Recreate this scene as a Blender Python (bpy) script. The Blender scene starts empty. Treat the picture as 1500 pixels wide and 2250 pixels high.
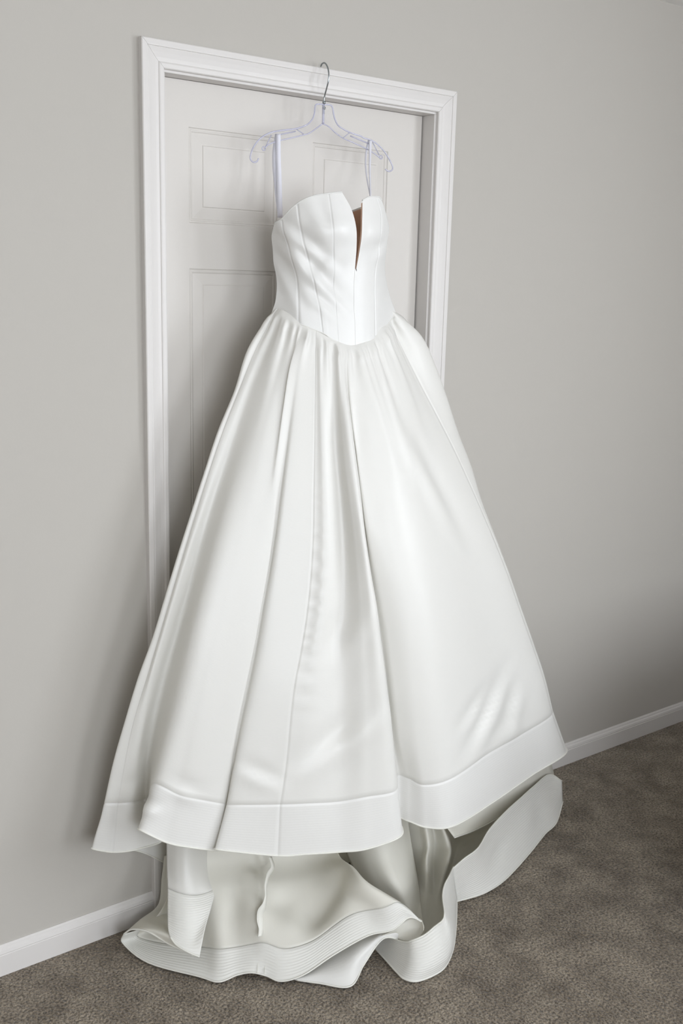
import bpy, bmesh, math, random
import numpy as np
from mathutils import Vector, Matrix

# ------------------------------------------------------------------ camera, light, exposure
scene = bpy.context.scene
col = scene.collection
view = scene.view_settings
view.view_transform = 'Standard'
view.look = 'None'
view.gamma = 1.0
view.use_curve_mapping = False
view.exposure = -0.04

cam_data = bpy.data.cameras.new('camera')
cam = bpy.data.objects.new('camera', cam_data)
col.objects.link(cam)
cam_data.sensor_fit = 'HORIZONTAL'
cam_data.sensor_width = 36.0
cam_data.lens = 55.0962
cam.matrix_world = Matrix([[0.7987212, 0.1087754, -0.5917875, -1.08678], [-0.6012156, 0.1837866, -0.7776646, -2.18859], [0.0241718, 0.9769291, 0.2121917, 1.5969], [0, 0, 0, 1]])
cam_data.clip_start = 0.05
scene.camera = cam

world = bpy.data.worlds.new('daylight')
scene.world = world
world.use_nodes = True
bg = world.node_tree.nodes['Background']
bg.inputs[0].default_value = (0.80, 0.90, 1.0, 1)
bg.inputs[1].default_value = 0.6


def window_light(name, x, y, z, w, h, power, toward, colour=(0.915, 0.965, 1.03)):
    d = bpy.data.lights.new(name, 'AREA')
    d.shape = 'RECTANGLE'
    d.size = w
    d.size_y = h
    d.energy = power
    d.color = colour
    o = bpy.data.objects.new(name, d)
    o.location = (x, y, z)
    o.rotation_euler = Vector(toward).to_track_quat('-Z', 'Y').to_euler()
    col.objects.link(o)
    return o


ROOM_X0, ROOM_X1, ROOM_Y0, ROOM_H = -2.6, 2.62, -4.6, 2.4717
REVEAL = 0.13                                      # thickness of the outer walls at the windows
WIN_Z = {'x': (0.60, 2.40), 'y': (1.0, 2.38)}              # sill and head of the front (x) and right (y) windows
# daylight: a pair of windows in the right wall, two unseen ones behind the camera added as fill
RIGHT_WINDOWS = [(-2.8, 0.85, 42.0), (-3.75, 0.85, 42.0)]              # centre y, width, power
FRONT_FILL_WINDOWS = [(1.2, 1.1, 42.0), (-1.2, 1.8, 80.0)]                    # centre x, width, power
for wy, ww, pw in RIGHT_WINDOWS:
    z0, z1 = WIN_Z['y']
    window_light('window_daylight', ROOM_X1 + REVEAL - 0.035, wy, (z0 + z1) / 2, ww - 0.1, z1 - z0 - 0.1, pw, (-1, 0, 0))
for wx, ww, pw in FRONT_FILL_WINDOWS:
    z0, z1 = WIN_Z['x']
    window_light('window_daylight', wx, ROOM_Y0 - REVEAL + 0.035, (z0 + z1) / 2, ww - 0.1, z1 - z0 - 0.1, pw, (0, 1, 0))  # fill light from the added front windows

# ------------------------------------------------------------------ data (metres; x along the wall, y out of the wall is negative, z up)
BODICE = [[[0.2826,-0.1103,1.7314],[0.2939,-0.0857,1.7076],[0.2956,-0.0859,1.6821],[0.2995,-0.0865,1.6568],[0.2992,-0.0929,1.6311],[0.2923,-0.1074,1.6053],[0.2864,-0.1157,1.5795],[0.2815,-0.1174,1.5539],[0.2778,-0.1079,1.529]],[[0.2836,-0.1311,1.7398],[0.2884,-0.1393,1.7116],[0.2946,-0.1455,1.6835],[0.3014,-0.1512,1.6553],[0.3078,-0.1552,1.6266],[0.3104,-0.162,1.5974],[0.3104,-0.1674,1.5677],[0.3096,-0.1717,1.5378],[0.3081,-0.1749,1.5077]],[[0.3061,-0.1652,1.7746],[0.3088,-0.1696,1.7388],[0.3147,-0.1726,1.7032],[0.3254,-0.1765,1.6685],[0.3356,-0.179,1.633],[0.3433,-0.1846,1.5972],[0.3497,-0.1912,1.561],[0.3547,-0.1966,1.5242],[0.3583,-0.2012,1.4869]],[[0.3378,-0.1856,1.7926],[0.3404,-0.1932,1.7538],[0.3426,-0.2011,1.7149],[0.3534,-0.1968,1.6763],[0.363,-0.1925,1.637],[0.3676,-0.1944,1.5971],[0.3707,-0.1987,1.5568],[0.3728,-0.2027,1.5163],[0.3755,-0.2068,1.4755]],[[0.3698,-0.1974,1.7991],[0.3702,-0.2083,1.7582],[0.3687,-0.2202,1.7171],[0.3795,-0.208,1.6765],[0.3868,-0.1993,1.635],[0.3888,-0.2003,1.5928],[0.3915,-0.2041,1.5505],[0.3939,-0.2078,1.5079],[0.3968,-0.2116,1.4651]],[[0.3872,-0.2014,1.8021],[0.4025,-0.2121,1.7638],[0.4023,-0.2224,1.7213],[0.4115,-0.2121,1.6789],[0.4164,-0.2041,1.6357],[0.4162,-0.2046,1.5918],[0.4173,-0.2078,1.5477],[0.4182,-0.2111,1.5033],[0.4181,-0.2145,1.4586]],[[0.4022,-0.2038,1.804],[0.425,-0.2114,1.7672],[0.4351,-0.2183,1.7251],[0.4427,-0.2112,1.6815],[0.4446,-0.2052,1.637],[0.4426,-0.2059,1.5919],[0.4428,-0.2089,1.5466],[0.4435,-0.2122,1.501],[0.4444,-0.2156,1.4551]],[[0.4595,-0.2071,1.7896],[0.454,-0.2151,1.748],[0.4527,-0.216,1.7068],[0.4523,-0.208,1.6659],[0.4473,-0.2042,1.6246],[0.4431,-0.2065,1.5826],[0.4441,-0.2093,1.5403],[0.4449,-0.2124,1.4978],[0.4458,-0.2156,1.4551]],[[0.4831,-0.204,1.7994],[0.4793,-0.2139,1.7577],[0.4756,-0.2204,1.7161],[0.4832,-0.2078,1.6752],[0.4821,-0.2018,1.6335],[0.476,-0.2037,1.5913],[0.4756,-0.2068,1.5488],[0.4761,-0.2099,1.506],[0.4762,-0.2132,1.4631]],[[0.5053,-0.1999,1.8011],[0.5189,-0.2036,1.763],[0.514,-0.2118,1.7219],[0.5185,-0.2008,1.6816],[0.5158,-0.1944,1.6409],[0.5132,-0.1952,1.5992],[0.512,-0.1991,1.5574],[0.5122,-0.2025,1.5153],[0.512,-0.2062,1.473]],[[0.5176,-0.1966,1.8011],[0.5394,-0.1931,1.7683],[0.5404,-0.1974,1.7315],[0.5406,-0.1928,1.6945],[0.5374,-0.1877,1.6576],[0.5409,-0.182,1.6199],[0.5433,-0.185,1.582],[0.5531,-0.1844,1.5441],[0.5723,-0.1776,1.5062]],[[0.5265,-0.1944,1.7946],[0.5435,-0.1915,1.7643],[0.5618,-0.1824,1.7331],[0.5568,-0.1829,1.6996],[0.5578,-0.1769,1.6662],[0.5683,-0.1643,1.6324],[0.5833,-0.1564,1.5985],[0.5949,-0.1586,1.5651],[0.6093,-0.1616,1.5321]]]
SKIRT = [[[0.3308,-0.045,1.5324],[0.2853,-0.0444,1.4379],[0.2475,-0.044,1.3412],[0.211,-0.0434,1.2442],[0.1782,-0.0427,1.1459],[0.1511,-0.0417,1.0454],[0.1284,-0.0404,0.9429],[0.1082,-0.0387,0.8386],[0.0897,-0.0366,0.7327],[0.0727,-0.0343,0.625],[0.0591,-0.0316,0.5146],[0.0493,-0.0287,0.4011],[0.0395,-0.0256,0.2857]],[[0.319,-0.055,1.5316],[0.2623,-0.0561,1.4418],[0.2199,-0.0572,1.3473],[0.1828,-0.0581,1.2514],[0.1487,-0.0587,1.1547],[0.1168,-0.0591,1.0571],[0.0863,-0.0591,0.9588],[0.0566,-0.0587,0.8598],[0.0273,-0.058,0.7603],[-0.0015,-0.0569,0.6602],[-0.0293,-0.0555,0.5589],[-0.0562,-0.0538,0.4566],[-0.0802,-0.0519,0.3521]],[[0.274,-0.1137,1.5292],[0.2078,-0.1172,1.4469],[0.1699,-0.1206,1.3543],[0.1243,-0.1234,1.2648],[0.0871,-0.1255,1.1726],[0.0514,-0.1265,1.0801],[0.0167,-0.1264,0.9873],[-0.0156,-0.125,0.8934],[-0.0474,-0.1224,0.7988],[-0.0843,-0.1186,0.7066],[-0.1149,-0.1138,0.6104],[-0.1442,-0.1082,0.5127],[-0.1674,-0.1019,0.4107]],[[0.2744,-0.1248,1.5296],[0.2179,-0.129,1.4433],[0.1727,-0.1331,1.3536],[0.1288,-0.1366,1.2645],[0.0906,-0.1394,1.1739],[0.0556,-0.1411,1.0825],[0.0222,-0.1416,0.9905],[-0.0096,-0.141,0.8978],[-0.0406,-0.1391,0.8043],[-0.0717,-0.136,0.7105],[-0.1026,-0.1319,0.616],[-0.1254,-0.1269,0.5164],[-0.1435,-0.1214,0.4132]],[[0.2757,-0.1323,1.5288],[0.2247,-0.1368,1.4411],[0.1796,-0.1411,1.3524],[0.1394,-0.1449,1.2628],[0.1009,-0.1478,1.1732],[0.0641,-0.1498,1.0834],[0.03,-0.1505,0.9927],[-0.0019,-0.1501,0.9011],[-0.0324,-0.1483,0.8085],[-0.062,-0.1455,0.7151],[-0.084,-0.1415,0.6172],[-0.0994,-0.1367,0.5152],[-0.1139,-0.1313,0.4111]],[[0.2777,-0.1388,1.528],[0.2353,-0.143,1.439],[0.1938,-0.1472,1.3506],[0.1573,-0.1507,1.2611],[0.1218,-0.1529,1.1717],[0.0877,-0.1536,1.082],[0.0579,-0.1526,0.9906],[0.031,-0.1496,0.8976],[0.0045,-0.1447,0.8035],[-0.0228,-0.138,0.7088],[-0.0444,-0.1297,0.6101],[-0.0604,-0.1202,0.5071],[-0.0637,-0.1097,0.3973]],[[0.2811,-0.1471,1.5242],[0.2414,-0.1586,1.4374],[0.2074,-0.1692,1.3501],[0.1735,-0.1789,1.2636],[0.1384,-0.1877,1.1782],[0.103,-0.1954,1.0937],[0.0699,-0.2018,1.0089],[0.0385,-0.2069,0.9239],[0.0088,-0.2108,0.8383],[-0.0175,-0.2134,0.7511],[-0.0437,-0.2149,0.6636],[-0.0716,-0.2155,0.5766],[-0.0995,-0.2155,0.4892]],[[0.2939,-0.1657,1.5146],[0.2577,-0.1791,1.4265],[0.2236,-0.1913,1.339],[0.1929,-0.2027,1.2514],[0.1636,-0.213,1.1641],[0.1339,-0.2222,1.0774],[0.1044,-0.2302,0.991],[0.0755,-0.2368,0.9047],[0.0468,-0.2421,0.8184],[0.0185,-0.2462,0.7319],[-0.0074,-0.2492,0.6442],[-0.0311,-0.2513,0.5551],[-0.0542,-0.2527,0.4652]],[[0.3064,-0.1774,1.5068],[0.2734,-0.1914,1.4183],[0.2463,-0.2042,1.3295],[0.22,-0.2161,1.241],[0.194,-0.2269,1.1529],[0.1677,-0.2366,1.0651],[0.1418,-0.2451,0.9774],[0.1164,-0.2522,0.8897],[0.0913,-0.258,0.8018],[0.0661,-0.2626,0.7136],[0.0409,-0.266,0.6253],[0.0156,-0.2686,0.5365],[-0.0094,-0.2705,0.4473]],[[0.3149,-0.1837,1.5019],[0.2713,-0.198,1.4164],[0.2461,-0.211,1.3276],[0.2254,-0.2232,1.2383],[0.2081,-0.2343,1.1484],[0.1944,-0.2442,1.0577],[0.1765,-0.2529,0.9675],[0.1534,-0.2602,0.8784],[0.1308,-0.2662,0.7889],[0.105,-0.271,0.7003],[0.0813,-0.2746,0.6106],[0.0613,-0.2773,0.5187],[0.0426,-0.2794,0.4256]],[[0.323,-0.1887,1.499],[0.2873,-0.2015,1.4117],[0.2636,-0.2131,1.3226],[0.2441,-0.224,1.2331],[0.2252,-0.234,1.1434],[0.2071,-0.243,1.0534],[0.1864,-0.251,0.9638],[0.1633,-0.2578,0.8747],[0.1423,-0.2636,0.7848],[0.1185,-0.2683,0.6954],[0.0949,-0.272,0.6056],[0.0752,-0.2751,0.5137],[0.057,-0.2776,0.4205]],[[0.3304,-0.1928,1.495],[0.2992,-0.2082,1.4066],[0.2751,-0.2222,1.3177],[0.2527,-0.2353,1.2289],[0.2317,-0.2473,1.14],[0.2131,-0.2581,1.0507],[0.1939,-0.2676,0.9614],[0.1733,-0.2758,0.8722],[0.1512,-0.2826,0.7833],[0.1269,-0.2882,0.6948],[0.1025,-0.2926,0.6061],[0.0786,-0.2962,0.5168],[0.055,-0.2991,0.427]],[[0.341,-0.198,1.4889],[0.3269,-0.218,1.4],[0.3144,-0.2361,1.3111],[0.3029,-0.2531,1.2222],[0.2915,-0.2689,1.1331],[0.2815,-0.2835,1.0437],[0.2685,-0.2968,0.9544],[0.2512,-0.3087,0.8657],[0.2289,-0.3193,0.7782],[0.2039,-0.3286,0.6917],[0.1879,-0.3367,0.6018],[0.1744,-0.3439,0.5104],[0.1548,-0.3504,0.4208]],[[0.3552,-0.2039,1.4808],[0.3408,-0.2263,1.3929],[0.3302,-0.2467,1.3052],[0.3219,-0.2659,1.2174],[0.3162,-0.2837,1.1293],[0.3097,-0.3,1.0408],[0.2999,-0.3148,0.9522],[0.2852,-0.328,0.8642],[0.2652,-0.3396,0.7772],[0.2509,-0.3498,0.6882],[0.2376,-0.3585,0.5983],[0.2239,-0.3662,0.5078],[0.2122,-0.373,0.4158]],[[0.3702,-0.2086,1.4746],[0.3636,-0.2292,1.3872],[0.3593,-0.2477,1.2996],[0.3565,-0.2653,1.2116],[0.3576,-0.2822,1.1231],[0.357,-0.2984,1.034],[0.3512,-0.3139,0.9449],[0.3394,-0.3288,0.8563],[0.3214,-0.3431,0.7691],[0.3124,-0.3568,0.6795],[0.306,-0.3701,0.589],[0.2987,-0.3829,0.498],[0.2883,-0.3953,0.4075]],[[0.3882,-0.2131,1.4663],[0.378,-0.2404,1.3809],[0.371,-0.2652,1.2957],[0.366,-0.2884,1.2107],[0.3653,-0.3102,1.1254],[0.3661,-0.3304,1.0396],[0.3663,-0.3489,0.9531],[0.3653,-0.3657,0.8659],[0.364,-0.3807,0.7777],[0.3621,-0.3941,0.6885],[0.3596,-0.4061,0.5983],[0.3551,-0.4168,0.5074],[0.3508,-0.4266,0.4154]],[[0.4048,-0.216,1.461],[0.3903,-0.246,1.3768],[0.3835,-0.2731,1.2931],[0.3834,-0.2986,1.2098],[0.3839,-0.3223,1.1262],[0.3837,-0.3441,1.0421],[0.3876,-0.3638,0.9571],[0.3946,-0.3814,0.8708],[0.4,-0.3969,0.7831],[0.4064,-0.4104,0.6938],[0.4138,-0.4222,0.6026],[0.4208,-0.4324,0.5096],[0.4265,-0.4416,0.4151]],[[0.4109,-0.2168,1.4589],[0.4066,-0.2349,1.3763],[0.4077,-0.2511,1.2934],[0.415,-0.2665,1.2101],[0.42,-0.2812,1.1259],[0.4232,-0.2951,1.0408],[0.4291,-0.3083,0.9547],[0.44,-0.3208,0.8673],[0.4507,-0.3326,0.7784],[0.4602,-0.3437,0.6883],[0.4687,-0.3542,0.5968],[0.4763,-0.3643,0.504],[0.4877,-0.374,0.4091]],[[0.4197,-0.2177,1.4567],[0.4123,-0.24,1.3738],[0.4118,-0.2601,1.2909],[0.4125,-0.279,1.2076],[0.4139,-0.2968,1.1239],[0.4188,-0.3135,1.0394],[0.4311,-0.3289,0.9539],[0.4457,-0.3431,0.8668],[0.4577,-0.356,0.7781],[0.4658,-0.3678,0.6881],[0.4731,-0.3785,0.5967],[0.4838,-0.3884,0.5032],[0.5062,-0.3977,0.4064]],[[0.4367,-0.2186,1.4554],[0.4421,-0.2463,1.3725],[0.4596,-0.2715,1.2909],[0.4723,-0.2951,1.2076],[0.4694,-0.3172,1.1225],[0.4676,-0.3376,1.0369],[0.4753,-0.3563,0.9504],[0.4877,-0.3731,0.8624],[0.4987,-0.3882,0.7728],[0.5069,-0.4017,0.6816],[0.5112,-0.4136,0.5894],[0.5167,-0.4243,0.4954],[0.5254,-0.4342,0.3991]],[[0.4691,-0.217,1.4612],[0.4838,-0.2456,1.3798],[0.4997,-0.2714,1.2973],[0.5147,-0.2958,1.2137],[0.5243,-0.3189,1.1286],[0.5336,-0.3406,1.0425],[0.5436,-0.3608,0.9554],[0.5529,-0.3795,0.867],[0.5617,-0.3969,0.7774],[0.5693,-0.4128,0.6865],[0.577,-0.4276,0.5941],[0.5879,-0.4414,0.4998],[0.5976,-0.4544,0.4041]],[[0.5072,-0.2105,1.4712],[0.5263,-0.236,1.3917],[0.547,-0.2591,1.3112],[0.5684,-0.2809,1.2295],[0.589,-0.3014,1.1462],[0.6091,-0.3206,1.0614],[0.6297,-0.3384,0.9748],[0.65,-0.3548,0.8864],[0.6688,-0.3698,0.796],[0.6875,-0.3834,0.7035],[0.7056,-0.3959,0.6091],[0.7273,-0.4074,0.5122],[0.7563,-0.4181,0.4124]],[[0.5438,-0.1974,1.4919],[0.5755,-0.2189,1.4143],[0.6027,-0.2384,1.3335],[0.627,-0.2567,1.2502],[0.6565,-0.2738,1.1662],[0.6919,-0.2896,1.081],[0.726,-0.304,0.9928],[0.7571,-0.317,0.9016],[0.7895,-0.3287,0.8076],[0.8242,-0.339,0.7108],[0.8603,-0.3482,0.6108],[0.8963,-0.3564,0.5076],[0.9436,-0.3639,0.4008]],[[0.5933,-0.1624,1.5144],[0.6289,-0.1819,1.4358],[0.6697,-0.1995,1.3565],[0.715,-0.216,1.276],[0.7615,-0.2314,1.1929],[0.8068,-0.2455,1.1062],[0.8532,-0.2583,1.0163],[0.9009,-0.2697,0.9231],[0.9476,-0.2797,0.8259],[0.9929,-0.2884,0.7247],[1.0417,-0.296,0.6198],[1.0906,-0.3027,0.5108],[1.1311,-0.3086,0.398]],[[0.6084,-0.1626,1.5322],[0.6906,-0.1685,1.4762],[0.7413,-0.174,1.3958],[0.7829,-0.1789,1.3097],[0.823,-0.183,1.22],[0.8713,-0.1861,1.1285],[0.9071,-0.188,1.0317],[0.9531,-0.1886,0.9322],[1.0031,-0.188,0.8289],[1.0551,-0.1863,0.7213],[1.1113,-0.1834,0.6092],[1.1704,-0.1797,0.4921],[1.2232,-0.1754,0.3702]],[[0.6697,-0.08,1.5341],[0.7275,-0.0797,1.4605],[0.7767,-0.0795,1.3805],[0.8236,-0.0792,1.2966],[0.8692,-0.0787,1.2093],[0.9139,-0.078,1.1185],[0.9611,-0.077,1.0248],[1.011,-0.0756,0.928],[1.0595,-0.0738,0.8274],[1.1065,-0.0718,0.7229],[1.1538,-0.0694,0.6147],[1.2016,-0.0668,0.5027],[1.2491,-0.064,0.3868]]]
BAND = [[[0.0395,-0.0256,0.2857],[0.0366,-0.0244,0.2413],[0.0337,-0.0232,0.1966],[0.0308,-0.022,0.1517]],[[-0.0802,-0.0519,0.3521],[-0.0747,-0.0513,0.3124],[-0.0692,-0.0507,0.2724],[-0.0636,-0.05,0.232]],[[-0.1674,-0.1019,0.4107],[-0.1758,-0.0996,0.3747],[-0.1867,-0.0973,0.34],[-0.1965,-0.095,0.3045]],[[-0.1435,-0.1214,0.4132],[-0.1475,-0.1192,0.3724],[-0.1517,-0.1169,0.3314],[-0.1558,-0.1147,0.29]],[[-0.1139,-0.1313,0.4111],[-0.1091,-0.1292,0.369],[-0.1043,-0.1271,0.3264],[-0.0994,-0.125,0.2834]],[[-0.0637,-0.1097,0.3973],[-0.049,-0.1058,0.3549],[-0.0339,-0.1019,0.3119],[-0.0187,-0.098,0.2682]],[[-0.0995,-0.2155,0.4892],[-0.1124,-0.2154,0.4562],[-0.1253,-0.2152,0.4231],[-0.1381,-0.215,0.39]],[[-0.0542,-0.2527,0.4652],[-0.0652,-0.2532,0.4295],[-0.0761,-0.2536,0.3938],[-0.0871,-0.254,0.358]],[[-0.0094,-0.2705,0.4473],[-0.0178,-0.2711,0.4106],[-0.0262,-0.2717,0.3739],[-0.0346,-0.2722,0.337]],[[0.0426,-0.2794,0.4256],[0.0366,-0.2801,0.3888],[0.0305,-0.2807,0.352],[0.0245,-0.2813,0.315]],[[0.057,-0.2776,0.4205],[0.0517,-0.2784,0.385],[0.0464,-0.2792,0.3493],[0.041,-0.28,0.3135]],[[0.055,-0.2991,0.427],[0.0428,-0.3,0.394],[0.0306,-0.301,0.361],[0.0185,-0.3019,0.328]],[[0.1548,-0.3504,0.4208],[0.1515,-0.353,0.3801],[0.1482,-0.3556,0.3391],[0.145,-0.3581,0.298]],[[0.2122,-0.373,0.4158],[0.2093,-0.3758,0.3751],[0.2066,-0.3785,0.3342],[0.2038,-0.3811,0.293]],[[0.2883,-0.3953,0.4075],[0.2855,-0.4006,0.3678],[0.2828,-0.4059,0.328],[0.28,-0.4111,0.288]],[[0.3508,-0.4266,0.4154],[0.349,-0.4308,0.3732],[0.3473,-0.435,0.3307],[0.3457,-0.4391,0.288]],[[0.4265,-0.4416,0.4151],[0.4311,-0.4451,0.3764],[0.4358,-0.4485,0.3373],[0.4406,-0.4518,0.298]],[[0.4877,-0.374,0.4091],[0.4873,-0.3777,0.3727],[0.4869,-0.3813,0.3362],[0.4865,-0.385,0.2995]],[[0.5062,-0.3977,0.4064],[0.5045,-0.4012,0.3704],[0.5029,-0.4046,0.3342],[0.5013,-0.408,0.2979]],[[0.5254,-0.4342,0.3991],[0.5272,-0.4378,0.3623],[0.5291,-0.4413,0.3253],[0.5311,-0.4448,0.288]],[[0.5976,-0.4544,0.4041],[0.5983,-0.4597,0.364],[0.5991,-0.465,0.3236],[0.5999,-0.4702,0.283]],[[0.7563,-0.4181,0.4124],[0.765,-0.4226,0.3687],[0.774,-0.427,0.3246],[0.7831,-0.4314,0.28]],[[0.9436,-0.3639,0.4008],[0.9588,-0.3667,0.3584],[0.9743,-0.3695,0.3155],[0.99,-0.3722,0.272]],[[1.1311,-0.3086,0.398],[1.1526,-0.3108,0.3534],[1.1745,-0.3129,0.3082],[1.1968,-0.315,0.2623]],[[1.2232,-0.1754,0.3702],[1.248,-0.1736,0.3215],[1.2734,-0.1718,0.272],[1.2991,-0.17,0.2217]],[[1.2491,-0.064,0.3868],[1.262,-0.0627,0.3325],[1.2752,-0.0614,0.2775],[1.2885,-0.06,0.2219]]]
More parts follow.
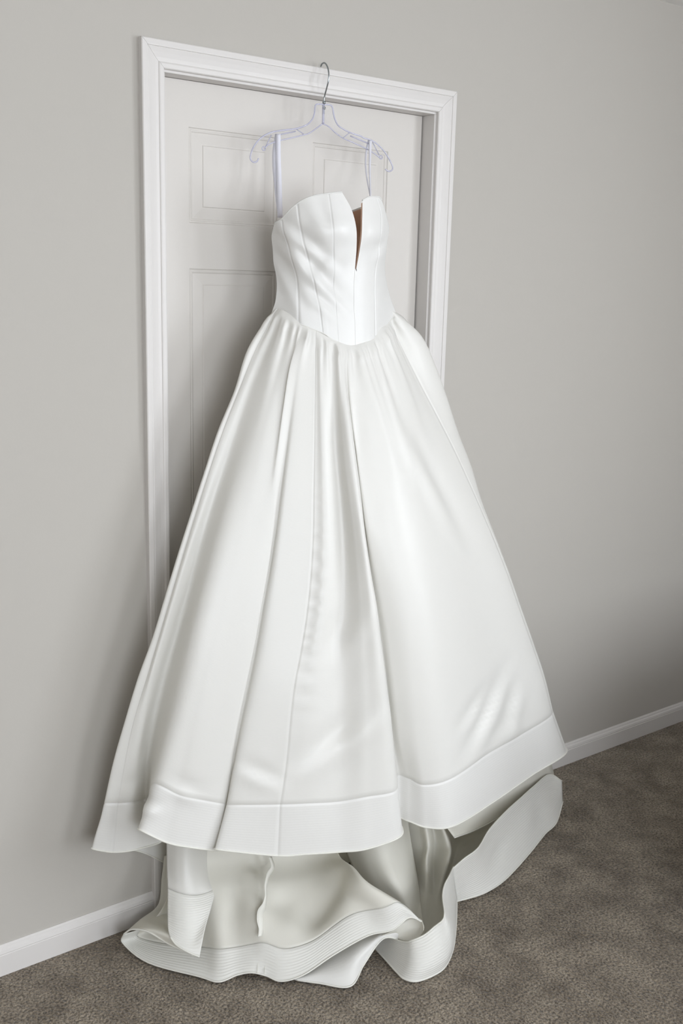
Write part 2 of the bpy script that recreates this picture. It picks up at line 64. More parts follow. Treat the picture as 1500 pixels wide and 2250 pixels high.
TRAIN = {"D":[[[0.0272,-0.08,0.3015],[0.0338,-0.09,0.304],[0.0583,-0.1,0.3009],[0.0952,-0.11,0.294],[0.1326,-0.12,0.2869],[0.1706,-0.13,0.2797],[0.2026,-0.14,0.2743],[0.2521,-0.15,0.2635],[0.3012,-0.16,0.2529],[0.3376,-0.17,0.2461],[0.362,-0.18,0.2431],[0.3783,-0.19,0.2426],[0.389,-0.2,0.2437],[0.3955,-0.21,0.2462],[0.3978,-0.22,0.2501]],[[0.0208,-0.09,0.2034],[0.0264,-0.1032,0.208],[0.0508,-0.1164,0.2062],[0.0881,-0.1296,0.1963],[0.126,-0.1429,0.1875],[0.1643,-0.1561,0.181],[0.1964,-0.1693,0.1767],[0.2466,-0.1825,0.1662],[0.2964,-0.1957,0.1584],[0.3327,-0.2089,0.1578],[0.3562,-0.2221,0.1615],[0.3711,-0.2354,0.1655],[0.3801,-0.2486,0.1714],[0.3846,-0.2618,0.1789],[0.3848,-0.275,0.1839]],[[0.0064,-0.0918,0.1282],[0.0176,-0.0945,0.1257],[0.0346,-0.1217,0.1336],[0.0622,-0.1634,0.1452],[0.0914,-0.1903,0.1486],[0.1273,-0.2061,0.1464],[0.157,-0.2216,0.1463],[0.1957,-0.238,0.1421],[0.2532,-0.2598,0.1329],[0.3041,-0.2762,0.1359],[0.3327,-0.2888,0.1449],[0.3519,-0.3066,0.1598],[0.3626,-0.3296,0.1764],[0.3697,-0.3423,0.1865],[0.375,-0.3503,0.1861]],[[-0.0265,-0.0935,0.0722],[0.0021,-0.0863,0.0513],[0.0186,-0.1267,0.0669],[0.0375,-0.1953,0.0907],[0.0587,-0.2351,0.1006],[0.0986,-0.2533,0.0991],[0.1263,-0.271,0.1019],[0.149,-0.2904,0.1063],[0.2125,-0.3204,0.0924],[0.2666,-0.3397,0.1011],[0.3056,-0.3518,0.118],[0.3373,-0.374,0.1367],[0.3424,-0.4062,0.1676],[0.3533,-0.4184,0.1822],[0.3665,-0.4213,0.1815]],[[-0.0745,-0.095,0.05],[-0.0794,-0.079,0.018],[-0.0443,-0.1312,0.016],[0.015,-0.2235,0.035],[0.0354,-0.2747,0.05],[0.0747,-0.295,0.052],[0.103,-0.3147,0.058],[0.1235,-0.3366,0.066],[0.1572,-0.3738,0.058],[0.2141,-0.3957,0.066],[0.279,-0.4074,0.09],[0.3341,-0.4334,0.12],[0.3711,-0.4737,0.14],[0.4006,-0.4855,0.15],[0.4223,-0.484,0.14]],[[-0.1218,-0.0954,0.05],[-0.1205,-0.0836,0.018],[-0.0972,-0.1704,0.008],[-0.0255,-0.2843,0.008],[0.0028,-0.3302,0.008],[0.0467,-0.341,0.014],[0.0759,-0.3582,0.018],[0.102,-0.3806,0.012],[0.1229,-0.4126,0.008],[0.169,-0.4369,0.02],[0.2451,-0.451,0.05],[0.3294,-0.473,0.08],[0.382,-0.4992,0.09],[0.4273,-0.507,0.11],[0.4528,-0.5267,0.1]]],"G":[[[0.0218,-0.03,0.1802],[0.0231,-0.035,0.1822],[0.0256,-0.04,0.1838],[0.0255,-0.05,0.1887],[0.0278,-0.06,0.1927]],[[0.0108,-0.035,0.123],[0.0158,-0.04,0.1225],[0.0209,-0.045,0.122],[0.0246,-0.055,0.1245],[0.0269,-0.07,0.13]],[[-0.008,-0.05,0.0636],[-0.0018,-0.06,0.059],[0.0056,-0.075,0.0566],[0.0192,-0.09,0.0494],[0.0275,-0.11,0.0482]],[[-0.0731,-0.0777,0.06],[-0.0746,-0.1277,0.078],[-0.0654,-0.1691,0.085],[-0.0471,-0.2146,0.085],[-0.0257,-0.2353,0.075]],[[-0.1239,-0.0975,0.052],[-0.1113,-0.1166,0.07],[-0.0894,-0.1572,0.078],[-0.0581,-0.2076,0.06],[-0.0222,-0.2572,0.045]]],"B":[[[-0.0127,-0.11,0.267],[0.001,-0.14,0.2767],[0.0237,-0.155,0.2764],[0.0633,-0.14,0.2565],[0.1086,-0.11,0.2276]],[[-0.0186,-0.12,0.213],[-0.0049,-0.15,0.2231],[0.0178,-0.165,0.2228],[0.0599,-0.15,0.201],[0.1066,-0.12,0.164]],[[-0.0317,-0.1487,0.1772],[-0.0167,-0.1755,0.1735],[0.0066,-0.1912,0.1672],[0.0461,-0.1851,0.1522],[0.0894,-0.1675,0.1401]],[[-0.0483,-0.1793,0.1327],[-0.0341,-0.2026,0.1338],[-0.0128,-0.2192,0.1323],[0.0161,-0.2224,0.1281],[0.0472,-0.2181,0.1227]],[[-0.0591,-0.2013,0.1004],[-0.0486,-0.2221,0.0934],[-0.0327,-0.2393,0.0872],[-0.0115,-0.2493,0.0869],[0.0101,-0.2545,0.1007]],[[-0.0609,-0.2157,0.085],[-0.0568,-0.2348,0.075],[-0.0472,-0.2524,0.068],[-0.0336,-0.2668,0.06],[-0.0182,-0.2783,0.052]]],"E":[[[0.1526,-0.4105,0.005],[0.2279,-0.3967,0.012],[0.2939,-0.3989,0.03],[0.359,-0.4224,0.055],[0.4177,-0.4384,0.06],[0.4696,-0.4513,0.07]],[[0.1509,-0.4223,0.008],[0.1999,-0.4485,0.02],[0.2525,-0.4758,0.03],[0.3185,-0.4707,0.05],[0.3773,-0.4732,0.07],[0.4302,-0.4924,0.07]],[[0.155,-0.4258,0.006],[0.1919,-0.4657,0.006],[0.2449,-0.5168,0.006],[0.3098,-0.4866,0.02],[0.372,-0.4803,0.06],[0.4202,-0.5005,0.045]]],"C":[[[0.3668,-0.4791,0.07],[0.3894,-0.4908,0.08],[0.4143,-0.4929,0.09],[0.435,-0.4986,0.1],[0.4469,-0.5115,0.105],[0.452,-0.5241,0.105],[0.4482,-0.5369,0.1]],[[0.377,-0.4706,0.06],[0.3979,-0.4831,0.065],[0.4176,-0.497,0.07],[0.4346,-0.509,0.075],[0.448,-0.5184,0.08],[0.4509,-0.5296,0.09],[0.4469,-0.5403,0.095]],[[0.3897,-0.4594,0.045],[0.4031,-0.4776,0.05],[0.4089,-0.5081,0.055],[0.4191,-0.5263,0.06],[0.4326,-0.5337,0.065],[0.4435,-0.5372,0.075],[0.4439,-0.5424,0.09]]],"F":[[[0.3813,-0.4395,0.012],[0.3987,-0.459,0.04],[0.4005,-0.5243,0.065],[0.4074,-0.547,0.08],[0.4346,-0.5579,0.09],[0.4658,-0.5581,0.1],[0.4986,-0.5496,0.1],[0.5119,-0.5409,0.11],[0.5445,-0.4979,0.12],[0.5755,-0.4704,0.125],[0.6076,-0.4522,0.13],[0.6539,-0.4197,0.125]],[[0.3813,-0.4396,0.01],[0.3908,-0.4716,0.0288],[0.3892,-0.5363,0.0455],[0.3934,-0.565,0.0556],[0.418,-0.5822,0.0623],[0.456,-0.5855,0.069],[0.4925,-0.5764,0.069],[0.5222,-0.5556,0.0757],[0.57,-0.5002,0.0824],[0.6149,-0.4534,0.0877],[0.6366,-0.4349,0.1003],[0.6597,-0.4137,0.1135]],[[0.3812,-0.4398,0.008],[0.3826,-0.4804,0.0172],[0.3776,-0.5409,0.0255],[0.379,-0.5726,0.0304],[0.4008,-0.5941,0.0337],[0.4458,-0.5993,0.037],[0.4864,-0.5897,0.037],[0.5329,-0.5575,0.0403],[0.5962,-0.4916,0.0436],[0.6555,-0.428,0.0493],[0.6665,-0.413,0.0697],[0.6657,-0.4074,0.1016]],[[0.3812,-0.4399,0.006],[0.3746,-0.485,0.006],[0.3663,-0.5378,0.006],[0.365,-0.5694,0.006],[0.3842,-0.5929,0.006],[0.436,-0.599,0.006],[0.4803,-0.5887,0.006],[0.5433,-0.5467,0.006],[0.6217,-0.4727,0.006],[0.6949,-0.3958,0.012],[0.6955,-0.3879,0.04],[0.6716,-0.4014,0.09]]],"H":[[[0.6519,-0.4188,0.12],[0.698,-0.4122,0.13],[0.7548,-0.406,0.14],[0.8367,-0.3656,0.15],[0.9521,-0.3186,0.15],[1.053,-0.2764,0.14],[1.1562,-0.2336,0.13],[1.2711,-0.1929,0.12],[1.3271,-0.1987,0.085]],[[0.6626,-0.4156,0.083],[0.7058,-0.4092,0.0897],[0.7602,-0.4032,0.0964],[0.8378,-0.3708,0.1031],[0.9399,-0.331,0.1031],[1.0462,-0.289,0.0964],[1.1516,-0.2479,0.0897],[1.2532,-0.2172,0.0844],[1.3207,-0.2072,0.0668]],[[0.6736,-0.4123,0.045],[0.7138,-0.4109,0.0483],[0.7659,-0.409,0.0516],[0.839,-0.3876,0.0549],[0.9273,-0.356,0.0549],[1.0392,-0.3134,0.0516],[1.1469,-0.2713,0.0483],[1.2347,-0.247,0.0476],[1.3141,-0.2159,0.0482]],[[0.6844,-0.4091,0.008],[0.7216,-0.4171,0.008],[0.7714,-0.4231,0.008],[0.8401,-0.415,0.008],[0.915,-0.3924,0.008],[1.0323,-0.3482,0.008],[1.1423,-0.3026,0.008],[1.2168,-0.2806,0.012],[1.3077,-0.2244,0.03]]],"I":[[[0.7104,-0.28,0.194],[0.7973,-0.27,0.1699],[0.9329,-0.24,0.1654],[1.1039,-0.2,0.1873],[1.2766,-0.16,0.2006]],[[0.7326,-0.3,0.1623],[0.8192,-0.285,0.1491],[0.9331,-0.26,0.1426],[1.0963,-0.22,0.1459],[1.2853,-0.18,0.1632]],[[0.7497,-0.32,0.1307],[0.8424,-0.3,0.1124],[0.9472,-0.275,0.0993],[1.1104,-0.225,0.08],[1.334,-0.165,0.0753]]],"J":[[[0.444,-0.17,0.2264],[0.4652,-0.24,0.2512],[0.5044,-0.285,0.2657],[0.5793,-0.27,0.2428],[0.6606,-0.22,0.196]],[[0.4667,-0.2,0.1271],[0.4751,-0.27,0.1579],[0.511,-0.31,0.1653],[0.5824,-0.3,0.1435],[0.6592,-0.25,0.1038]],[[0.4709,-0.27,0.0674],[0.4833,-0.32,0.0885],[0.5076,-0.36,0.1003],[0.5664,-0.35,0.081],[0.6386,-0.3,0.0438]],[[0.4925,-0.3494,0.022],[0.5167,-0.3662,0.022],[0.5315,-0.39,0.0292],[0.5581,-0.3902,0.022],[0.5719,-0.3923,0.022]],[[0.446,-0.46,0.008],[0.4563,-0.4739,0.008],[0.4684,-0.4823,0.008],[0.485,-0.4872,0.008],[0.5053,-0.488,0.008]]],"K":[[[0.6653,-0.2,0.1789],[0.6759,-0.235,0.1913],[0.6837,-0.265,0.2022],[0.7381,-0.23,0.1701],[0.7232,-0.275,0.1946],[0.8155,-0.2,0.1332],[0.8955,-0.17,0.0955],[1.0273,-0.15,0.084],[1.1752,-0.12,0.0891]],[[0.6727,-0.225,0.0986],[0.683,-0.26,0.1117],[0.684,-0.29,0.1228],[0.7389,-0.255,0.0912],[0.7429,-0.305,0.1108],[0.8241,-0.23,0.0589],[0.909,-0.19,0.02],[0.9813,-0.1921,0.02],[1.0913,-0.1685,0.02]],[[0.6515,-0.28,0.0361],[0.6526,-0.3,0.0567],[0.6508,-0.32,0.0942],[0.6957,-0.3,0.0514],[0.7025,-0.35,0.0941],[0.8052,-0.26,0.0296],[0.8639,-0.2285,0.015],[0.9419,-0.227,0.015],[1.0422,-0.2134,0.015]],[[0.5757,-0.3886,0.012],[0.598,-0.3793,0.012],[0.6208,-0.3699,0.012],[0.6317,-0.3775,0.012],[0.6625,-0.37,0.017],[0.7279,-0.3261,0.012],[0.8241,-0.2747,0.012],[0.9051,-0.2687,0.012],[0.999,-0.26,0.012]],[[0.4878,-0.4891,0.008],[0.5072,-0.4893,0.008],[0.5259,-0.4887,0.008],[0.5479,-0.4812,0.008],[0.5873,-0.4619,0.008],[0.6791,-0.3901,0.008],[0.7999,-0.3043,0.008],[0.8726,-0.3059,0.008],[0.9635,-0.3007,0.008]]]}
HANGER = {"top_left":[[0.4711,2.0202],[0.4511,2.0179],[0.4465,2.0112],[0.4446,1.9962],[0.4391,1.9832],[0.4266,1.9708],[0.4108,1.963],[0.3889,1.9558],[0.3609,1.9505],[0.3303,1.9437],[0.3091,1.9355],[0.2882,1.9214],[0.2734,1.9032],[0.2661,1.8857],[0.2667,1.8756],[0.2742,1.8707],[0.2832,1.8731],[0.288,1.8803]],"top_right":[[0.4711,2.0202],[0.4916,2.0208],[0.4984,2.0146],[0.5039,1.9952],[0.5143,1.9787],[0.5312,1.9704],[0.555,1.9639],[0.5859,1.9593],[0.5963,1.956],[0.6208,1.9524],[0.6422,1.944],[0.6641,1.929],[0.6829,1.9095],[0.6926,1.8944],[0.6894,1.8861],[0.6787,1.8831],[0.6688,1.8871]],"low_left":[[0.4699,1.9761],[0.4492,1.962],[0.4302,1.9501],[0.4112,1.9438],[0.3768,1.9337],[0.3489,1.9261],[0.3275,1.9192],[0.3124,1.9117],[0.3064,1.9063]],"low_right":[[0.4699,1.9761],[0.4881,1.971],[0.5082,1.9592],[0.5319,1.9489],[0.5557,1.9435],[0.5902,1.9352],[0.6112,1.9294],[0.6361,1.9199],[0.6477,1.9138]],"struts":[[[0.3228,1.9357],[0.3079,1.9088]],[[0.3936,1.9558],[0.4143,1.9465]],[[0.5516,1.9636],[0.5319,1.9489]],[[0.6244,1.9488],[0.6474,1.9196]]],"bars":[[[0.3906,1.9503],[0.3426,1.9377]],[[0.5552,1.9563],[0.6124,1.9438]]],"knobs":[[0.3019,1.9034],[0.6533,1.9149]],"neck":[[0.4711,2.0202],[0.471,1.9991],[0.4709,1.9762]]}
HOOK = [[0.4725,-0.014,2.1068],[0.4725,-0.0158,2.1107],[0.4725,-0.0203,2.1136],[0.4725,-0.0277,2.1141],[0.4725,-0.0352,2.11],[0.4725,-0.0429,2.0998],[0.4725,-0.0471,2.086],[0.4725,-0.0458,2.071],[0.4725,-0.039,2.0545],[0.4725,-0.0321,2.0399],[0.4725,-0.0298,2.0278],[0.4725,-0.0308,1.9988]]
STRAP_L = [[0.3392,-0.034,1.9394],[0.3378,-0.037,1.8923],[0.3359,-0.045,1.8303],[0.3197,-0.075,1.7477]]
STRAP_R = [[0.6138,-0.034,1.9518],[0.6097,-0.04,1.9163],[0.5948,-0.06,1.8704],[0.5604,-0.11,1.805]]
ALLOW = [[[0.2127,-0.217,0.2045],[0.2114,-0.2298,0.1862],[0.1916,-0.2418,0.1791],[0.172,-0.262,0.1629],[0.1657,-0.2741,0.1468],[0.1518,-0.2856,0.1346],[0.1314,-0.2953,0.1278],[0.1195,-0.3101,0.1135],[0.1163,-0.3234,0.1002],[0.1067,-0.3367,0.0896]],[[0.2255,-0.212,0.1977],[0.2236,-0.2277,0.176],[0.1991,-0.2428,0.1671],[0.18,-0.26,0.1528],[0.1715,-0.2734,0.1357],[0.1612,-0.2855,0.1212],[0.1511,-0.2952,0.1105],[0.1465,-0.3066,0.0989],[0.1382,-0.3154,0.0922],[0.1224,-0.3302,0.0823]]]
ALLOW_LINES = [[[0.1246,-0.309,0.0622],[0.1085,-0.3324,0.0477],[0.0964,-0.3515,0.0333],[0.0848,-0.368,0.0201]],[[0.1412,-0.3133,0.063],[0.1226,-0.3423,0.0477],[0.1105,-0.3613,0.0333],[0.0969,-0.3806,0.019]]]


# ------------------------------------------------------------------ materials
def material(name):
    m = bpy.data.materials.new(name)
    m.use_nodes = True
    nt = m.node_tree
    return m, nt, nt.nodes['Principled BSDF'], nt.nodes['Material Output']


def node(nt, kind, **kw):
    n = nt.nodes.new(kind)
    for k, v in kw.items():
        if k in n.inputs:
            n.inputs[k].default_value = v
        else:
            setattr(n, k, v)
    return n


def painted(name, colour, rough=0.6, bump=0.02, scale=260.0, spec=0.4):
    m, nt, b, out = material(name)
    b.inputs['Base Color'].default_value = (*colour, 1)
    b.inputs['Roughness'].default_value = rough
    b.inputs['Specular IOR Level'].default_value = spec
    tc = node(nt, 'ShaderNodeTexCoord')
    no = node(nt, 'ShaderNodeTexNoise', Scale=scale, Detail=4.0)
    bp = node(nt, 'ShaderNodeBump', Strength=bump, Distance=0.002)
    nt.links.new(tc.outputs['Object'], no.inputs['Vector'])
    nt.links.new(no.outputs['Fac'], bp.inputs['Height'])
    nt.links.new(bp.outputs['Normal'], b.inputs['Normal'])
    return m


def cloth(name, colour, rough=0.45, sheen=0.2, trans=0.12, trans_col=(0.95, 0.90, 0.72), quilt=0.0, weave=0.15, spec=0.5):
    m, nt, b, out = material(name)
    b.inputs['Base Color'].default_value = (*colour, 1)
    b.inputs['Roughness'].default_value = rough
    b.inputs['Specular IOR Level'].default_value = spec
    b.inputs['Sheen Weight'].default_value = sheen
    b.inputs['Sheen Roughness'].default_value = 0.4
    tc = node(nt, 'ShaderNodeTexCoord')
    mp = node(nt, 'ShaderNodeMapping')
    mp.inputs['Scale'].default_value = (120, 700, 1)
    no = node(nt, 'ShaderNodeTexNoise', Scale=1.0, Detail=2.0)
    nt.links.new(tc.outputs['UV'], mp.inputs['Vector'])
    nt.links.new(mp.outputs['Vector'], no.inputs['Vector'])
    bp = node(nt, 'ShaderNodeBump', Strength=weave, Distance=0.0008)
    nt.links.new(no.outputs['Fac'], bp.inputs['Height'])
    last = bp
    if quilt > 0:                                   # rows of stitching along the horsehair hem
        wv = node(nt, 'ShaderNodeTexWave', wave_type='BANDS', bands_direction='Y', Scale=52.0, Distortion=0.6, Detail=1.0)
        wv.inputs['Detail Scale'].default_value = 0.4
        nt.links.new(tc.outputs['UV'], wv.inputs['Vector'])
        b2 = node(nt, 'ShaderNodeBump', Strength=quilt, Distance=0.002)
        nt.links.new(wv.outputs['Fac'], b2.inputs['Height'])
        nt.links.new(bp.outputs['Normal'], b2.inputs['Normal'])
        last = b2
    nt.links.new(last.outputs['Normal'], b.inputs['Normal'])
    if trans > 0:
        tr = node(nt, 'ShaderNodeBsdfTranslucent')
        tr.inputs['Color'].default_value = (*trans_col, 1)
        mx = node(nt, 'ShaderNodeMixShader')
        mx.inputs[0].default_value = trans
        nt.links.new(b.outputs[0], mx.inputs[1])
        nt.links.new(tr.outputs[0], mx.inputs[2])
        nt.links.new(mx.outputs[0], out.inputs['Surface'])
    return m


M = {}
M['wall'] = painted('wall_paint', (0.492, 0.468, 0.432), 0.75, 0.06, 180.0, 0.2)
M['ceiling'] = painted('ceiling_paint', (0.87, 0.86, 0.84), 0.9, 0.08, 120.0, 0.1)
M['trim'] = painted('trim_paint', (0.69, 0.665, 0.645), 0.42, 0.015, 90.0)
M['door'] = painted('door_paint', (0.645, 0.615, 0.58), 0.5, 0.05, 300.0)
M['dark'] = painted('closet_dark', (0.25, 0.22, 0.2), 0.9)
M['wood'] = painted('dark_wood', (0.10, 0.06, 0.04), 0.4)
M['blanket'] = cloth('brown_cover', (0.20, 0.16, 0.13), 0.9, 0.1, 0.0)
M['satin'] = cloth('ivory_satin', (0.825, 0.815, 0.785), 0.38, 0.15, 0.14)
M['bodice'] = cloth('bodice_satin', (0.785, 0.78, 0.76), 0.38, 0.15, 0.05)
M['band'] = cloth('hem_satin', (0.83, 0.822, 0.80), 0.38, 0.15, 0.12, quilt=0.04)
M['inside'] = cloth('satin_wrong_side', (0.89, 0.88, 0.83), 0.5, 0.1, 0.28, quilt=0.0)
M['quilted'] = cloth('stitched_hem_facing', (0.87, 0.865, 0.83), 0.5, 0.1, 0.16, quilt=0.28)
M['piping'] = cloth('hem_piping', (0.86, 0.85, 0.79), 0.5, 0.1, 0.1)
M['nude'] = cloth('nude_lining', (0.86, 0.61, 0.46), 0.7, 0.1, 0.35, (0.8, 0.5, 0.36))
M['ribbon'] = cloth('satin_ribbon', (0.80, 0.80, 0.88), 0.35, 0.1, 0.1)

m, nt, b, out = material('chrome_wire')
b.inputs['Base Color'].default_value = (0.36, 0.39, 0.41, 1)
b.inputs['Metallic'].default_value = 1.0
b.inputs['Roughness'].default_value = 0.22
M['chrome'] = m



def clear_plastic(name, see_through, tint, through=(0.95, 0.95, 0.985)):
    """thin clear plastic: mostly lets light straight through, with a weak gloss and a lilac edge tint"""
    m, nt, b, out = material(name)
    b.inputs['Base Color'].default_value = (*tint, 1)
    b.inputs['Roughness'].default_value = 0.08
    b.inputs['Specular IOR Level'].default_value = 1.0
    tr = node(nt, 'ShaderNodeBsdfTransparent')
    tr.inputs['Color'].default_value = (*through, 1)
    mx = node(nt, 'ShaderNodeMixShader')
    mx.inputs[0].default_value = 1 - see_through
    nt.links.new(tr.outputs[0], mx.inputs[1])
    nt.links.new(b.outputs[0], mx.inputs[2])
    nt.links.new(mx.outputs[0], out.inputs['Surface'])
    return m


M['clear'] = clear_plastic('clear_plastic', 0.45, (0.60, 0.60, 0.74), (0.93, 0.93, 0.97))
M['web'] = clear_plastic('clear_plastic_web', 0.985, (0.9, 0.9, 0.95), (0.99, 0.99, 0.995))

m, nt, b, out = material('window_glass')
b.inputs['Base Color'].default_value = (1, 1, 1, 1)
b.inputs['Roughness'].default_value = 0.0
b.inputs['Transmission Weight'].default_value = 1.0
M['glass'] = m

# carpet: short twisted pile, brown grey, brushed in soft lighter and darker patches
m, nt, b, out = material('carpet_pile')
b.inputs['Roughness'].default_value = 0.95
b.inputs['Specular IOR Level'].default_value = 0.1
b.inputs['Sheen Weight'].default_value = 0.25
tc = node(nt, 'ShaderNodeTexCoord')
patch = node(nt, 'ShaderNodeTexNoise', Scale=9.0, Detail=5.0, Roughness=0.62)
fine = node(nt, 'ShaderNodeTexNoise', Scale=160.0, Detail=3.0, Roughness=0.7)
vor = node(nt, 'ShaderNodeTexVoronoi', Scale=150.0)
for t in (patch, fine, vor):
    nt.links.new(tc.outputs['Object'], t.inputs['Vector'])
r1 = node(nt, 'ShaderNodeValToRGB')
r1.color_ramp.elements[0].position = 0.36
r1.color_ramp.elements[0].color = (0.198, 0.160, 0.120, 1)
r1.color_ramp.elements[1].position = 0.62
r1.color_ramp.elements[1].color = (0.37, 0.312, 0.245, 1)
nt.links.new(patch.outputs['Fac'], r1.inputs['Fac'])
r2 = node(nt, 'ShaderNodeValToRGB')  # gaps between tufts darkened in the colour, standing in for shade
r2.color_ramp.elements[0].position = 0.36
r2.color_ramp.elements[0].color = (0.30, 0.29, 0.28, 1)
r2.color_ramp.elements[1].position = 0.60
r2.color_ramp.elements[1].color = (1.25, 1.25, 1.22, 1)
nt.links.new(fine.outputs['Fac'], r2.inputs['Fac'])
mul = node(nt, 'ShaderNodeMix', data_type='RGBA', blend_type='MULTIPLY')
mul.inputs[0].default_value = 1.0
nt.links.new(r1.outputs['Color'], mul.inputs[6])
nt.links.new(r2.outputs['Color'], mul.inputs[7])
nt.links.new(mul.outputs[2], b.inputs['Base Color'])
add = node(nt, 'ShaderNodeMath', operation='SUBTRACT')
nt.links.new(fine.outputs['Fac'], add.inputs[0])
nt.links.new(vor.outputs['Distance'], add.inputs[1])
bp = node(nt, 'ShaderNodeBump', Strength=1.0, Distance=0.006)
nt.links.new(add.outputs[0], bp.inputs['Height'])
nt.links.new(bp.outputs['Normal'], b.inputs['Normal'])
M['carpet'] = m


# ------------------------------------------------------------------ mesh helpers
def link(name, me, mat, parent=None, smooth=False):
    o = bpy.data.objects.new(name, me)
    col.objects.link(o)
    if mat is not None:
        me.materials.append(mat)
    if smooth:
        me.polygons.foreach_set('use_smooth', [True] * len(me.polygons))
    if parent is not None:
        o.parent = parent
    return o


def from_data(name, verts, faces, mat, parent=None, smooth=False):
    me = bpy.data.meshes.new(name)
    me.from_pydata([tuple(v) for v in verts], [], faces)
    me.update()
    return link(name, me, mat, parent, smooth)


def box_data(x0, x1, y0, y1, z0, z1):
    v = [(x0, y0, z0), (x1, y0, z0), (x1, y1, z0), (x0, y1, z0), (x0, y0, z1), (x1, y0, z1), (x1, y1, z1), (x0, y1, z1)]
    f = [(0, 3, 2, 1), (4, 5, 6, 7), (0, 1, 5, 4), (1, 2, 6, 5), (2, 3, 7, 6), (3, 0, 4, 7)]
    return v, f


def boxes(name, lst, mat, parent=None, bevel=0.0):
    V, F = [], []
    for b6 in lst:
        v, f = box_data(*b6)
        n = len(V)
        V += v
        F += [tuple(i + n for i in q) for q in f]
    o = from_data(name, V, F, mat, parent)
    if bevel:
        md = o.modifiers.new('bevel', 'BEVEL')
        md.width = bevel
        md.segments = 2
    return o


def structure(o):
    o['kind'] = 'structure'
    return o


def spline(P, n, axis):
    """Catmull-Rom upsampling of an array of control points along one axis, n steps per span."""
    P = np.moveaxis(np.asarray(P, float), axis, 0)
    E = np.concatenate([2 * P[:1] - P[1:2], P, 2 * P[-1:] - P[-2:-1]])
    out = []
    for i in range(1, len(E) - 2):
        a, b_, c, d = E[i - 1], E[i], E[i + 1], E[i + 2]
        for k in range(n):
            t = k / n
            out.append(0.5 * (2 * b_ + (c - a) * t + (2 * a - 5 * b_ + 4 * c - d) * t * t + (3 * b_ - a - 3 * c + d) * t ** 3))
    out.append(P[-1])
    return np.moveaxis(np.array(out), 0, axis)


def grid_object(name, G, mat, parent=None, thick=0.0, flip=False, nrm=None):
    """G[r][c] points -> smooth sheet; v of the UV map runs in metres from the last row, u along the rows."""
    R, C = G.shape[:2]
    idx = np.arange(R * C).reshape(R, C)
    faces = []
    for r in range(R - 1):
        for c in range(C - 1):
            q = (idx[r, c], idx[r + 1, c], idx[r + 1, c + 1], idx[r, c + 1])
            faces.append(tuple(int(i) for i in (q[::-1] if flip else q)))
    me = bpy.data.meshes.new(name)
    me.from_pydata(G.reshape(-1, 3).tolist(), [], faces)
    dv = np.linalg.norm(np.diff(G, axis=0), axis=2).mean(axis=1)
    v = np.concatenate([[0], np.cumsum(dv)])
    v = v[-1] - v
    du = np.linalg.norm(np.diff(G, axis=1), axis=2).mean(axis=0)
    u = np.concatenate([[0], np.cumsum(du)])
    uv = me.uv_layers.new(name='UVMap')
    li = np.empty(len(me.loops), dtype=np.int32)
    me.loops.foreach_get('vertex_index', li)
    uvs = np.stack([u[li % C], v[li // C]], axis=1)
    uv.data.foreach_set('uv', uvs.ravel().astype(np.float32))
    me.update()
    o = link(name, me, mat, parent, True)
    if nrm is not None:                      # normals of the whole sheet, so that a seam does not crease the shading
        me.normals_split_custom_set_from_vertices(nrm.reshape(-1, 3).tolist())
    if thick:
        md = o.modifiers.new('thickness', 'SOLIDIFY')
        md.thickness = thick
        md.offset = 0.0
    return o


def tube_data(path, radius, sides=8, closed_ends=True):
    P = np.asarray(path, float)
    n = len(P)
    T = np.gradient(P, axis=0)
    T /= np.linalg.norm(T, axis=1)[:, None] + 1e-12
    ref = np.array([0.0, 0.0, 1.0]) if abs(T[0][2]) < 0.9 else np.array([1.0, 0.0, 0.0])
    V, F = [], []
    N = np.cross(T[0], ref)
    N /= np.linalg.norm(N)
    rad = radius if hasattr(radius, '__len__') else [radius] * n
    for i in range(n):
        N = N - T[i] * (N @ T[i])
        N /= np.linalg.norm(N) + 1e-12
        B = np.cross(T[i], N)
        for k in range(sides):
            a = 2 * math.pi * k / sides
            V.append(P[i] + rad[i] * (math.cos(a) * N + math.sin(a) * B))
    for i in range(n - 1):
        for k in range(sides):
            k2 = (k + 1) % sides
            F.append((i * sides + k, i * sides + k2, (i + 1) * sides + k2, (i + 1) * sides + k))
    if closed_ends:
        F.append(tuple(range(sides))[::-1])
        F.append(tuple((n - 1) * sides + k for k in range(sides)))
    return V, F


def tubes(name, paths, radius, mat, parent=None, sides=8):
    V, F = [], []
    for p_ in paths:
        v, f = tube_data(p_, radius, sides)
        n = len(V)
        V += v
        F += [tuple(i + n for i in q) for q in f]
    return from_data(name, V, F, mat, parent, True)


# ------------------------------------------------------------------ the room
W = 0.9176                       # outside width of the door casing
CW = 0.057                    # casing width
H = 2.105                     # top of the casing
OX0, OX1, OZ = CW - 0.006 + 0.002, W - CW + 0.006 - 0.002, H - CW + 0.004   # inner faces of the jamb
OX0, OX1, OZ = 0.063, W - 0.063, 2.043
WALL_T = 0.115

JT = 0.018
structure(boxes('wall_back', [
    (ROOM_X0, OX0 - JT, 0, WALL_T, 0, ROOM_H), (OX1 + JT, ROOM_X1, 0, WALL_T, 0, ROOM_H),
    (OX0 - JT, OX1 + JT, 0, WALL_T, OZ + JT, ROOM_H)], M['wall']))
structure(boxes('wall_left', [(ROOM_X0 - 0.1, ROOM_X0, ROOM_Y0 - 0.1, 0.115, 0, ROOM_H)], M['wall']))


